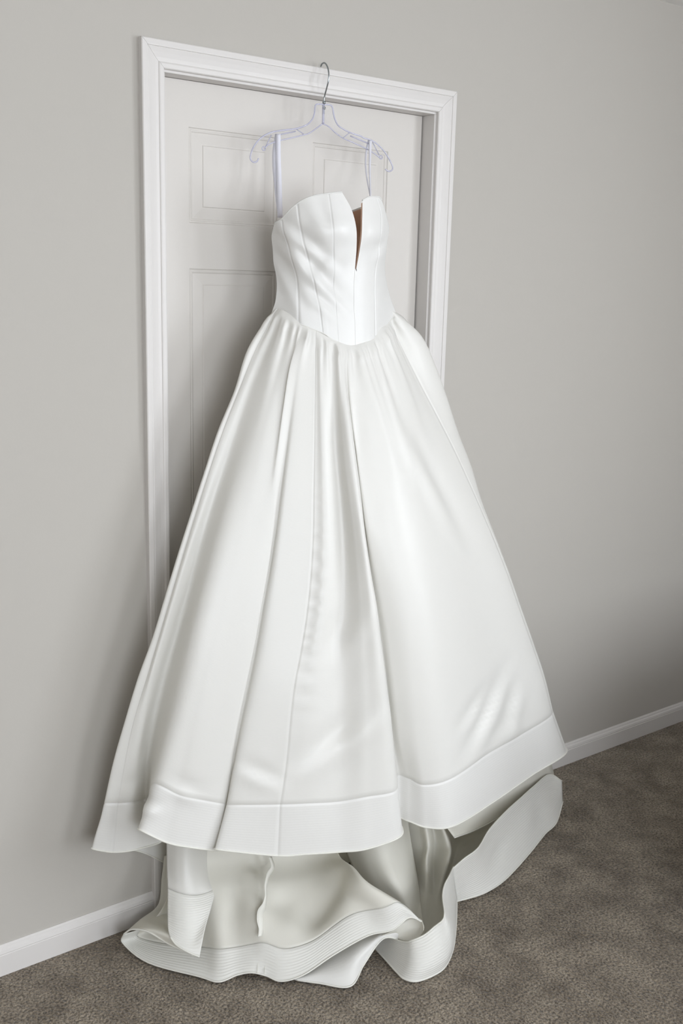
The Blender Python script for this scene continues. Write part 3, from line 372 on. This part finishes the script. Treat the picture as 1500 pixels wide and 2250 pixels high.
def windowed_wall(name, lo, hi, spots, plane, along):
    """a wall with window openings; plane = (inner, outer) coordinate, along = 'x' or 'y'"""
    pieces, edge = [], lo
    WIN_Z0, WIN_Z1 = WIN_Z[along]
    p0, p1 = min(plane), max(plane)

    def add(a, c, z0, z1):
        pieces.append((a, c, p0, p1, z0, z1) if along == 'x' else (p0, p1, a, c, z0, z1))
    for wc, ww, pw in sorted(spots):
        add(edge, wc - ww / 2, 0, ROOM_H)
        add(wc - ww / 2, wc + ww / 2, 0, WIN_Z0)
        add(wc - ww / 2, wc + ww / 2, WIN_Z1, ROOM_H)
        edge = wc + ww / 2
    add(edge, hi, 0, ROOM_H)
    structure(boxes(name, pieces, M['wall']))


windowed_wall('wall_front', ROOM_X0, ROOM_X1, FRONT_FILL_WINDOWS, (ROOM_Y0, ROOM_Y0 - REVEAL), 'x')
windowed_wall('wall_right', ROOM_Y0 - 0.1, 0.115, RIGHT_WINDOWS, (ROOM_X1, ROOM_X1 + REVEAL), 'y')
structure(boxes('floor', [(ROOM_X0 - 0.1, ROOM_X1 + 0.1, ROOM_Y0 - 0.1, 0.9, -0.1, 0.0)], M['carpet']))
structure(boxes('ceiling', [(ROOM_X0 - 0.1, ROOM_X1 + 0.1, ROOM_Y0 - 0.1, 0.9, ROOM_H, ROOM_H + 0.1)], M['ceiling']))
wi = 0
for along, spots in (('x', FRONT_FILL_WINDOWS), ('y', RIGHT_WINDOWS)):
    WIN_Z0, WIN_Z1 = WIN_Z[along]
    for wc, ww, pw in spots:
        wi += 1
        a, c = wc - ww / 2, wc + ww / 2
        zm = (WIN_Z0 + WIN_Z1) / 2
        bars = [(a, a + .05, WIN_Z0, WIN_Z1), (c - .05, c, WIN_Z0, WIN_Z1), (a + .05, c - .05, WIN_Z0, WIN_Z0 + .05),
                (a + .05, c - .05, WIN_Z1 - .05, WIN_Z1), (a + .05, c - .05, zm - .018, zm + .018)]
        q0, q1 = REVEAL - 0.09, REVEAL - 0.04
        g0, g1 = REVEAL - 0.025, REVEAL - 0.02
        if along == 'x':
            lst = [(u0, u1, ROOM_Y0 - q1, ROOM_Y0 - q0, z0, z1) for u0, u1, z0, z1 in bars]
            gl = [(a + .002, c - .002, ROOM_Y0 - g1, ROOM_Y0 - g0, WIN_Z0 + .002, WIN_Z1 - .002)]
        else:
            lst = [(ROOM_X1 + q0, ROOM_X1 + q1, u0, u1, z0, z1) for u0, u1, z0, z1 in bars]
            gl = [(ROOM_X1 + g0, ROOM_X1 + g1, a + .002, c - .002, WIN_Z0 + .002, WIN_Z1 - .002)]
        f = structure(boxes('window_%d' % wi, lst, M['trim']))
        boxes('window_pane', gl, M['glass'], f)

# unseen bed right of the view, added to shade the lower wall and floor
bed = bpy.data.objects.new('bed', None)
bed.location = (2.0, -1.75, 0)
col.objects.link(bed)
bed['label'] = 'low bed with dark brown cover out of view at the right, added to shade the wall and floor'
bed['category'] = 'bed'
BX0, BX1, BY0, BY1 = 1.16, 2.56, -2.85, -0.86
for x_, y_ in ((BX0 + .06, BY0 + .06), (BX1 - .06, BY0 + .06), (BX0 + .06, BY1 - .06), (BX1 - .06, BY1 - .06)):
    boxes('leg', [(x_ - .035, x_ + .035, y_ - .035, y_ + .035, 0, .16)], M['wood'], bed, .004)
boxes('bed_frame', [(BX0, BX1, BY0, BY1, .16, .30)], M['wood'], bed, .008)
boxes('mattress', [(BX0 + .02, BX1 - .02, BY0 + .02, BY1 - .02, .30, .52)], M['satin'], bed, .05)
boxes('blanket', [(BX0 - .01, BX1 + .01, BY0 - .01, BY1 + .01, .34, .60)], M['blanket'], bed, .06)
for o_ in bed.children:
    o_.matrix_parent_inverse = bed.matrix_basis.inverted()

# baseboards: flat face with a stepped moulded top, extruded along the wall
BASE = [(0.0, 0.0), (-0.013, 0.0), (-0.013, 0.052), (-0.0115, 0.0535), (-0.0125, 0.056), (-0.0105, 0.063), (-0.007, 0.067), (-0.006, 0.071), (-0.003, 0.0746), (0.0, 0.0746)]


def baseboard(name, x0, x1):
    n = len(BASE)
    V = [(x0, y, z) for y, z in BASE] + [(x1, y, z) for y, z in BASE]
    F = [(i, i + 1, n + i + 1, n + i) for i in range(n - 1)] + [tuple(range(n))[::-1], tuple(range(n, 2 * n))]
    structure(from_data(name, V, F, M['trim']))


baseboard('baseboard_left', ROOM_X0, 0.0)
baseboard('baseboard_right', W, ROOM_X1)

# door casing, mitred at the two upper corners (t = distance from the inner edge, d = thickness)
CAS = [(0.0, 0.0), (0.0, 0.0085), (0.002, 0.0105), (0.010, 0.0115), (0.0125, 0.0105), (0.014, 0.0085), (0.022, 0.0095), (0.032, 0.0125),
       (0.0405, 0.0155), (0.042, 0.0150), (0.0432, 0.0168), (0.046, 0.0175), (0.055, 0.0172), (0.057, 0.0155), (0.057, 0.0)]
trim = structure(bpy.data.objects.new('trim_1', None))
col.objects.link(trim)


def casing(name, kind):
    V = []
    for t, d in CAS:
        o_ = CW - t                         # inset from the outside
        if kind == 'left':
            a, c = (o_, -d, 0), (o_, -d, H - o_)
        elif kind == 'right':
            a, c = (W - o_, -d, 0), (W - o_, -d, H - o_)
        else:
            a, c = (o_ + .0003, -d, H - o_ + .0003), (W - o_ - .0003, -d, H - o_ + .0003)
        V += [a, c]
    n = len(CAS)
    F = [(2 * i, 2 * i + 1, 2 * i + 3, 2 * i + 2) for i in range(n - 1)]
    F += [tuple(range(0, 2 * n, 2)), tuple(range(1, 2 * n, 2))[::-1]]
    if kind != 'left':
        F = [q[::-1] for q in F]
    o = from_data(name, V, F, M['trim'], trim)
    return o


casing('casing_side', 'left')
casing('casing_side', 'right')
casing('casing_head', 'head')

# jamb and stops
jamb = structure(bpy.data.objects.new('trim_2', None))
col.objects.link(jamb)
DOOR_Y, DOOR_T = 0.045, 0.035
for nm, b6 in (('jamb_side', (OX0 - JT, OX0, 0, WALL_T, 0, OZ)), ('jamb_side', (OX1, OX1 + JT, 0, WALL_T, 0, OZ)),
               ('jamb_head', (OX0 - JT, OX1 + JT, 0, WALL_T, OZ, OZ + JT))):
    boxes(nm, [b6], M['trim'], jamb, 0.001)
SY0, SY1 = DOOR_Y + DOOR_T + .001, WALL_T
for b6 in ((OX0, OX0 + .012, SY0, SY1, 0, OZ), (OX1 - .012, OX1, SY0, SY1, 0, OZ), (OX0 + .012, OX1 - .012, SY0, SY1, OZ - .012, OZ)):
    boxes('door_stop', [b6], M['trim'], jamb)

# six panel door: stiles and rails as one leaf, every moulded panel a part of it
DX0, DX1, DZ0, DZ1 = OX0 + .002, 0.8505, 0.012, OZ - .001
PX = [(0.1455, 0.3915), (0.4945, 0.7375)]
PZ = [(0.20, 0.72), (0.92, 1.6265), (1.7305, 1.9425)]
xs = [DX0, PX[0][0], PX[0][1], PX[1][0], PX[1][1], DX1]
zs = [DZ0, PZ[0][0], PZ[0][1], PZ[1][0], PZ[1][1], PZ[2][0], PZ[2][1], DZ1]
V = [(x, DOOR_Y, z) for z in zs for x in xs]
F = []
for r in range(7):
    for c in range(5):
        if r % 2 == 1 and c % 2 == 1:
            continue
        F.append((r * 6 + c, r * 6 + c + 1, (r + 1) * 6 + c + 1, (r + 1) * 6 + c))
n = len(V)
V += [(DX0, DOOR_Y + DOOR_T, DZ0), (DX1, DOOR_Y + DOOR_T, DZ0), (DX1, DOOR_Y + DOOR_T, DZ1), (DX0, DOOR_Y + DOOR_T, DZ1)]
F += [(n + 1, n, n + 3, n + 2)]
F += [tuple([n, n + 1] + list(range(5, -1, -1))), tuple([n + 2, n + 3] + list(range(42, 48)))]
F += [tuple([n + 3, n] + [r * 6 for r in range(8)]), tuple([n + 1, n + 2] + [r * 6 + 5 for r in range(7, -1, -1)])]
door = structure(from_data('door_1', V, F, M['door']))
RING = [(0, 0), (.002, .0035), (.0045, .0042), (.006, .0028), (.0085, .0036), (.0105, .0062), (.0125, .0060), (.034, .0022), (.0365, .0028), (.0385, .0002)]
for za, zb in PZ:
    for xa, xb in PX:
        V, F = [], []
        for t, d in RING:
            d *= 0.7
            V += [(xa + t, DOOR_Y + d, za + t), (xb - t, DOOR_Y + d, za + t), (xb - t, DOOR_Y + d, zb - t), (xa + t, DOOR_Y + d, zb - t)]
        for i in range(len(RING) - 1):
            for k in range(4):
                F.append((i * 4 + k, i * 4 + (k + 1) % 4, i * 4 + 4 + (k + 1) % 4, i * 4 + 4 + k))
        k = (len(RING) - 1) * 4
        F.append((k, k + 1, k + 2, k + 3))
        from_data('door_panel', V, F, M['door'], door)

# ------------------------------------------------------------------ the gown
rng = np.random.default_rng(7)


def thing(name, label, category, loc):
    o = bpy.data.objects.new(name, None)
    col.objects.link(o)
    o['label'] = label
    o['category'] = category
    return o


gown = thing('wedding_gown', 'strapless ivory satin wedding gown with full gathered skirt hanging in front of the door', 'wedding dress', (0.44, -0.12, 0))


def normals(G):
    def along(axis):
        d_ = np.diff(G, axis=axis)
        d_ = d_ / (np.linalg.norm(d_, axis=2)[:, :, None] + 1e-12)
        lo = np.concatenate([d_[:1], d_], axis=0) if axis == 0 else np.concatenate([d_[:, :1], d_], axis=1)
        hi = np.concatenate([d_, d_[-1:]], axis=0) if axis == 0 else np.concatenate([d_, d_[:, -1:]], axis=1)
        return lo + hi
    n_ = np.cross(along(0), along(1))
    n_ /= np.linalg.norm(n_, axis=2)[:, :, None] + 1e-12
    return n_


def groove(G, N_, index, axis, half, depth):
    """sew a narrow groove into a sheet: one row (or column) each side of the seam, the seam itself pulled in"""
    G = np.moveaxis(G, axis, 0)
    N_ = np.moveaxis(N_, axis, 0)
    seam, pr, nx = G[index], G[index - 1], G[index + 1]
    lp = np.linalg.norm(pr - seam, axis=1)[:, None]
    ln = np.linalg.norm(nx - seam, axis=1)[:, None]
    a = seam + (pr - seam) * np.minimum(half / (lp + 1e-9), .5)
    b_ = seam + (nx - seam) * np.minimum(half / (ln + 1e-9), .5)
    mid = seam - N_[index] * depth
    G2 = np.concatenate([G[:index], a[None], mid[None], b_[None], G[index + 1:]], axis=0)
    N2 = np.concatenate([N_[:index], N_[index][None], N_[index][None], N_[index][None], N_[index + 1:]], axis=0)
    return np.moveaxis(G2, 0, axis), np.moveaxis(N2, 0, axis), index + 1


# ---- skirt
NC, NR, NB = 10, 7, 5
sk = spline(spline(np.array(SKIRT).transpose(1, 0, 2), NR, 0), NC, 1)          # rows, columns
bd = spline(spline(np.array(BAND).transpose(1, 0, 2), NB, 0), NC, 1)
nb = bd.shape[0] - 1
tuck = sk[:1].copy()                       # the gathers run on a little way up inside the bodice
ctr = np.array([0.442, -0.118, 0.0])
vv = tuck - ctr
vv[:, :, 2] = 0
vv /= np.linalg.norm(vv, axis=2)[:, :, None]
tuck = tuck - vv * 0.010
tuck[:, :, 2] += 0.010
sk = np.concatenate([tuck, sk], axis=0)
full = np.concatenate([sk, bd[1:]], axis=0)
R, C = full.shape[:2]
rs = sk.shape[0]
N = normals(full)
N *= np.sign(-N[R // 2, C // 2, 1])
len_v = -0.012 + np.concatenate([np.zeros((1, C)), np.cumsum(np.linalg.norm(np.diff(full, axis=0), axis=2), axis=0)], axis=0)
cu = np.arange(C) / NC
# gathers running down from the waist seam
wa = np.concatenate([[0], np.cumsum(np.linalg.norm(np.diff(full[1], axis=0), axis=1))]) / 0.025
disp = np.zeros((R, C))
for f, amp, fall, ph in ((0.93, .0034, .085, .3), (1.55, .0022, .05, 1.7), (2.3, .0012, .03, .8), (0.52, .0030, .17, 2.1)):
    wob = np.sin(2 * np.pi * f * wa + ph + 0.8 * np.sin(1.3 * wa))[None, :]
    disp += amp * wob * np.exp(-np.maximum(len_v, 0) / fall)
# puffed edge just under the seam
disp += 0.0042 * np.exp(-((len_v - .024) / .013) ** 2) * (0.75 + 0.25 * np.sin(2 * np.pi * 1.3 * wa)[None, :])
ramp = np.clip((len_v - .002) / .022, 0, 1)
disp *= ramp * ramp * (3 - 2 * ramp)
disp[0] = 0.0


def dent(centre, along, length, width, amp, skew=0.0):
    """a soft crease: ridge beside hollow, elongated in one direction"""
    c = np.array(centre)
    a = np.array(along, float)
    a /= np.linalg.norm(a)
    dlt = full - c
    s = dlt @ a
    nrm = np.array([-0.55, -0.83, 0.0])
    t_ = np.cross(a, nrm)
    t_ /= np.linalg.norm(t_)
    q = dlt @ t_
    w_ = np.exp(-(s / length) ** 2) * np.exp(-(q / (2.2 * width)) ** 2)
    return amp * w_ * np.sin(q / width + skew)


for d_ in [((0.283, -0.42, 0.56), (0.882, 0.0, 0.47), 0.097, 0.02, 0.01), ((0.338, -0.35, 0.804), (0.581, 0.0, 0.814), 0.073, 0.02, 0.006), ((0.791, -0.36, 0.502), (0.748, 0.0, 0.664), 0.101, 0.018, 0.014), ((0.72, -0.38, 0.532), (0.869, 0.0, 0.495), 0.065, 0.014, 0.009), ((0.874, -0.35, 0.442), (0.998, 0.0, -0.057), 0.063, 0.012, 0.008), ((0.92, -0.34, 0.477), (0.404, -0.0, 0.915), 0.055, 0.016, 0.01), ((-0.036, -0.25, 0.474), (0.93, 0.0, -0.368), 0.034, 0.012, 0.005), ((0.117, -0.35, 0.483), (0.936, 0.0, -0.352), 0.04, 0.012, 0.005), ((-0.116, -0.13, 0.452), (0.993, 0.0, -0.119), 0.021, 0.01, 0.005), ((0.657, -0.26, 1.131), (0.559, 0.0, -0.829), 0.152, 0.014, 0.009), ((0.416, -0.25, 1.268), (0.136, 0.0, -0.991), 0.079, 0.012, 0.006)]:
    disp += dent(*d_)
# puckers along the centre seam

pk = np.exp(-((cu - 12.55) / .45) ** 2) * (cu > 12.0)
zz = full[:, :, 2]
disp += 0.0020 * pk[None, :] * np.sin(zz * 2 * np.pi / .036 + 2.0 * np.sin(zz * 23)) * np.exp(-((zz - .86) / .24) ** 2)
full = full + N * disp[:, :, None]
# seams pull in a little
SEAMS = [3, 12, 23]
full, N, k_ = groove(full, N, rs - 1, 0, 0.0013, 0.0012)
rs = k_ + 1
seam_cols = []
for i, s_ in enumerate(SEAMS):
    full, N, k_ = groove(full, N, s_ * NC + 2 * i, 1, 0.0014, 0.0010)
    seam_cols.append(k_)
R, C = full.shape[:2]
FN = normals(full)
FN *= np.sign((FN[R // 2, C // 2] * N[R // 2, C // 2]).sum())
cuts = [0] + seam_cols + [C - 1]
for i in range(4):
    a, c = cuts[i], cuts[i + 1] + 1
    grid_object('skirt_panel', full[:rs, a:c], M['satin'], gown, nrm=FN[:rs, a:c])
    grid_object('hem_band', full[rs - 1:, a:c], M['band'], gown, nrm=FN[rs - 1:, a:c])
tubes('hem_piping', [full[-1] + N[-1] * .0006], 0.0022, M['piping'], gown, 6)
# back of the skirt, against the door and the wall, closing the cone behind
back_rows = []
L0, R0 = full[:rs:12, 0], full[:rs:12, -1]
for a, c in zip(L0, R0):
    row = []
    for t in np.linspace(0, 1, 7):
        q = a + (c - a) * t
        q[1] = max(a[1], c[1]) + (min(-0.03, max(a[1], c[1]) + .03) - max(a[1], c[1])) * math.sin(math.pi * t)
        row.append(q)
    back_rows.append(row)
last = np.array(back_rows[-1])
down = last.copy()
down[:, 2] = 0.10
down[:, 1] = -0.045
down[:, 0] = last[:, 0] * 0.8 + 0.12
floor_row = down.copy()
floor_row[:, 2] = 0.012
floor_row[:, 1] = -0.10
bk = spline(spline(np.array(back_rows + [down, floor_row]), 4, 0), 4, 1)
grid_object('skirt_back', bk, M['inside'], gown, 0.0012)

# ---- train: sheets of the back skirt lying and turning over on the carpet
TR = {k: np.array(v) for k, v in TRAIN.items()}


def crumple(G, lst):
    """press soft creases into a sheet: (centre, direction, length, width, height)"""
    n_ = normals(G)
    d_ = np.zeros(G.shape[:2])
    for c, a, length, width, amp in lst:
        a = np.array(a, float)
        a /= np.linalg.norm(a)
        dl = G - np.array(c)
        s = dl @ a
        q2 = (dl ** 2).sum(axis=2) - s * s
        d_ += amp * np.exp(-(s / length) ** 2 - q2 / width ** 2)
    return G + n_ * d_[:, :, None]


def sheet(key, name, mat, nr, nc, noise=0.0, seed=1, piping=True, split=None, edge=None, folds=(), upper='inside'):
    G = spline(spline(TR[key], nr, 0), nc, 1)
    if folds:
        G = crumple(G, folds)
    G[:, :, 2] = np.maximum(G[:, :, 2], 0.004)
    if noise:
        n_ = normals(G)
        r_ = np.random.default_rng(seed)
        dsp = np.zeros(G.shape[:2])
        for _ in range(5):
            kx, ky, ph = r_.uniform(8, 32), r_.uniform(8, 32), r_.uniform(0, 6.28)
            dsp += np.sin(G[:, :, 0] * kx + G[:, :, 1] * ky + G[:, :, 2] * r_.uniform(-25, 25) + ph)
        G = G + n_ * (noise / 3 * dsp)[:, :, None]
        G[:, :, 2] = np.maximum(G[:, :, 2], 0.004)
    if split is None:
        o = grid_object(name, G, mat, gown, 0.0012)
    else:
        k = int(split * nr)
        grid_object(name, G[:k + 1], M[upper], gown, 0.0012)
        o = grid_object('train_hem_facing', G[k:], mat, gown, 0.0012)
    if piping:
        e = G[-1].copy()
        e[:, 2] += .001
        tubes('train_piping', [e], 0.0021, M['piping'], gown, 6)
    if edge == 'top':
        tubes('train_piping', [G[0]], 0.0021, M['piping'], gown, 6)
    return G


GD = sheet('D', 'train_inside', M['quilted'], 10, 6, 0.0025, 3, True, split=4.0, folds=[((0.133, -0.266, 0.096), (-0.189, -0.691, -0.698), 0.049, 0.045, 0.016), ((0.099, -0.232, 0.101), (-0.206, -0.7, -0.684), 0.072, 0.03, -0.014), ((0.173, -0.202, 0.16), (-0.361, 0.864, 0.351), 0.04, 0.02, 0.008), ((0.218, -0.292, 0.125), (0.936, -0.219, 0.276), 0.044, 0.03, -0.01), ((0.194, -0.334, 0.076), (-0.104, -0.631, -0.768), 0.038, 0.04, 0.012), ((0.252, -0.337, 0.106), (-0.645, -0.396, -0.654), 0.054, 0.03, -0.014), ((0.342, -0.393, 0.111), (-0.841, -0.136, -0.524), 0.062, 0.04, 0.022), ((0.288, -0.353, 0.113), (-0.783, -0.246, -0.571), 0.06, 0.025, -0.014), ((0.383, -0.435, 0.102), (-0.856, -0.058, -0.514), 0.052, 0.03, -0.01)])
sheet('C', 'train_curl', M['inside'], 6, 8, 0.0, piping=False)
sheet('G', 'train_curl', M['inside'], 8, 8, 0.0)
sheet('B', 'train_fold', M['quilted'], 8, 8, 0.0, split=2.2, upper='satin', folds=[((0.041, -0.143, 0.15), (0.302, -0.953, 0.0), 0.055, 0.02, 0.01), ((0.065, -0.113, 0.15), (0.266, -0.964, 0.0), 0.038, 0.015, -0.008)])
sheet('E', 'train_flap', M['band'], 8, 8, 0.0)
sheet('F', 'train_turnback', M['quilted'], 8, 8, 0.0, edge='top')
sheet('H', 'train_sweep', M['quilted'], 8, 8, 0.0, edge='top', folds=[((0.901, -0.303, 0.07), (-0.776, -0.631, 0.0), 0.109, 0.02, 0.01), ((0.865, -0.379, 0.07), (-0.779, -0.627, 0.0), 0.147, 0.025, -0.008), ((1.076, -0.3, 0.07), (-0.661, -0.751, 0.0), 0.081, 0.03, 0.006)])
sheet('I', 'train_underlap', M['inside'], 8, 8, 0.0)
sheet('J', 'train_fold', M['inside'], 8, 8, 0.0, piping=False)
sheet('K', 'train_fold', M['inside'], 8, 8, 0.0, piping=False)

# seam allowance puckering down the middle of the train, and the two stitched edges of the seam in the hem
SA = np.array(ALLOW)
sa = spline(SA, 6, 1)
grid_object('seam_allowance', sa, M['piping'], gown, 0.0008)
tubes('seam_stitching', [spline(np.array(q), 6, 0) for q in ALLOW_LINES], 0.0007, M['piping'], gown, 5)

# ---- bodice
bo = spline(np.array(BODICE).transpose(1, 0, 2), 6, 0)        # rows x 12
NCB = 8
left = spline(bo[:, :7], NCB, 1)
right = spline(bo[:, 7:], NCB, 1)


def bodice_dents(G, lst):
    n_ = normals(G)
    n_ *= np.sign(-n_[G.shape[0] // 2, G.shape[1] // 2, 1])
    d_ = np.zeros(G.shape[:2])
    for c, a, length, width, amp in lst:
        a = np.array(a, float)
        a /= np.linalg.norm(a)
        dl = G - np.array(c)
        s = dl @ a
        t_ = np.cross(a, np.array([-0.55, -0.83, 0.0]))
        t_ /= np.linalg.norm(t_)
        q = dl @ t_
        d_ += amp * np.exp(-(s / length) ** 2 - (q / (2.0 * width)) ** 2) * np.sin(q / width)
    return G + n_ * d_[:, :, None], n_


left, nl = bodice_dents(left, [((0.312, -0.17, 1.697), (0.85, 0.0, -0.527), 0.075, 0.011, 0.008), ((0.344, -0.18, 1.624), (0.768, 0.0, -0.641), 0.097, 0.012, 0.01), ((0.294, -0.13, 1.638), (0.526, 0.0, -0.85), 0.053, 0.01, 0.007), ((0.362, -0.2, 1.551), (0.825, 0.0, -0.565), 0.043, 0.01, 0.006), ((0.358, -0.2, 1.643), (0.782, 0.0, 0.623), 0.041, 0.014, 0.006), ((0.304, -0.15, 1.585), (0.496, 0.0, -0.868), 0.063, 0.01, 0.004), ((0.297, -0.14, 1.661), (0.545, 0.0, -0.838), 0.057, 0.008, 0.004), ((0.349, -0.2, 1.743), (0.483, -0.0, -0.875), 0.053, 0.012, 0.004)])
right, nr_ = bodice_dents(right, [((0.523, -0.2, 1.68), (0.875, 0.0, 0.484), 0.028, 0.01, 0.004)])
hb = left.shape[0] // 2
right[hb:, 0] = left[hb:, -1]
for G, seams in ((left, (1, 2, 4)), (right, (2,))):
    is_right = G is right
    n_ = normals(G)
    n_ *= np.sign(-n_[G.shape[0] // 2, G.shape[1] // 2, 1])
    ks = []
    for i, s_ in enumerate(seams):
        G, n_, k_ = groove(G, n_, s_ * NCB + 2 * i, 1, 0.0018, 0.0016)
        ks.append(k_)
    sgn = np.sign((normals(G)[G.shape[0] // 2, 3] * n_[G.shape[0] // 2, 3]).sum())
    n_ = normals(G) * sgn
    if is_right:
        n_[hb:, 0] = nleft[hb:, -1]
    nleft = n_
    cs = [0] + ks + [G.shape[1] - 1]
    for i in range(len(cs) - 1):
        grid_object('bodice_panel', G[:, cs[i]:cs[i + 1] + 1], M['bodice'], gown, nrm=n_[:, cs[i]:cs[i + 1] + 1])
tubes('bodice_seam', [left[hb:, -1]], 0.0006, M['bodice'], gown, 5)
# edge roll of the neckline
neck = np.concatenate([left[0], left[:int(left.shape[0] * .5), -1][1:]])
tubes('neckline_edge', [left[0], right[0]], 0.0016, M['bodice'], gown, 6)
# waist piping
waist = np.concatenate([left[-1], right[-1]])
tubes('waist_seam', [waist], 0.0016, M['satin'], gown, 6)

# back of the bodice and the nude lining inside it
NRB = left.shape[0]
A0, A1 = right[:, -1], left[:, 0]
rows = []
for r in range(NRB):
    t_r = r / (NRB - 1)
    zt = 1.742 + (1.531 - 1.742) * t_r
    row = []
    for t in np.linspace(0, 1, 17):
        q = A0[r] + (A1[r] - A0[r]) * t
        y = q[1] + (-0.028 - q[1]) * math.sin(math.pi * t) ** 0.7
        zz_ = q[2] + (zt - q[2]) * math.sin(math.pi * t) ** 1.0
        row.append((q[0], y, zz_))
    rows.append(row)
backG = np.array(rows)
grid_object('bodice_back', backG, M['bodice'], gown, 0.0018)
cen = np.array([0.442, -0.118, 0.0])
lin = np.concatenate([left, ], axis=1)


def shrink(G, d_):
    c = G.copy()
    v = G - cen
    v[:, :, 2] = 0
    v /= np.linalg.norm(v, axis=2)[:, :, None]
    return c - v * d_


grid_object('bodice_lining', shrink(backG, .004)[1:], M['nude'], gown)
grid_object('bodice_lining', shrink(left, .004)[1:-1], M['nude'], gown)
grid_object('bodice_lining', shrink(right, .004)[1:-1], M['nude'], gown)


# hanging loops
def ribbon(path, w0, w1, name, gap=0.004):
    P = spline(np.array(path), 8, 0)
    n_ = len(P)
    w_ = np.linspace(w0, w1, n_)
    across = np.array([0.82, -0.57, 0.0])
    front = np.stack([P - across * w_[:, None] / 2, P + across * w_[:, None] / 2], axis=1)
    o = grid_object(name, front, M['ribbon'], gown, 0.0009)
    off = np.array([-0.004, 0.012, 0.0])
    tt = np.sin(np.linspace(0.0, 1, n_) * math.pi * .9 + .3)[:, None]
    P2 = P + off * tt
    backr = np.stack([P2 - across * w_[:, None] / 2.6, P2 + across * w_[:, None] / 2.6], axis=1)
    grid_object(name, backr, M['ribbon'], gown, 0.0009)


ribbon(STRAP_L, 0.0115, 0.0125, 'hanging_loop')
ribbon(STRAP_R, 0.0075, 0.0035, 'hanging_loop')

# ------------------------------------------------------------------ the hanger
hanger = thing('clothes_hanger', 'clear plastic clothes hanger with chrome hook hung over the door casing', 'hanger', (0.47, -0.03, 2.0))
HY = -0.030


def p3(lst, n=6, y=HY):
    P = np.array([(x, y, z) for x, z in lst])
    return spline(P, n, 0) if len(P) > 2 else P


tubes('hanger_rail', [p3(HANGER['top_left'])], 0.0019, M['clear'], hanger, 8)
tubes('hanger_rail', [p3(HANGER['top_right'])], 0.0019, M['clear'], hanger, 8)
tubes('hanger_rail', [p3(HANGER['low_left'])], 0.0016, M['clear'], hanger, 8)
tubes('hanger_rail', [p3(HANGER['low_right'])], 0.0016, M['clear'], hanger, 8)
for s_ in HANGER['struts']:
    tubes('hanger_strut', [p3(s_)], 0.0013, M['clear'], hanger, 6)
for s_ in HANGER['bars']:
    tubes('strap_notch', [p3(s_)], 0.0018, M['clear'], hanger, 6)
for kx, kz in HANGER['knobs']:
    ring = [(kx + .0042 * math.cos(t), HY, kz + .0042 * math.sin(t)) for t in np.linspace(0, 2 * math.pi, 17)]
    tubes('hanger_knob', [ring], 0.0015, M['clear'], hanger, 6)
# thin web of plastic between the upper and the lower rail
for ka, kb in (('top_left', 'low_left'), ('top_right', 'low_right')):
    A = p3(HANGER[ka], 8)
    Bq = p3(HANGER[kb], 8)
    A = A[8:len(A) * 11 // 17]
    ia = np.linspace(0, len(A) - 1, 40).astype(int)
    ib = np.linspace(0, len(Bq) - 1, 40).astype(int)
    Gw = np.stack([A[ia], Bq[ib]], axis=0)
    grid_object('hanger_web', Gw, M['web'], hanger, 0.0008)
nk = np.array([(x, HY, z) for x, z in HANGER['neck']])
tubes('swivel', [spline(nk, 6, 0)], 0.0032, M['clear'], hanger, 10)
tubes('hook', [spline(np.array(HOOK), 6, 0)], 0.0018, M['chrome'], hanger, 8)
for z_ in (HOOK[-2][2] - .004, HOOK[-2][2] - .016):
    tubes('hook_collar', [np.array([(HOOK[-1][0], HY, z_ + .0025), (HOOK[-1][0], HY, z_ - .0025)])], 0.0042, M['chrome'], hanger, 10)
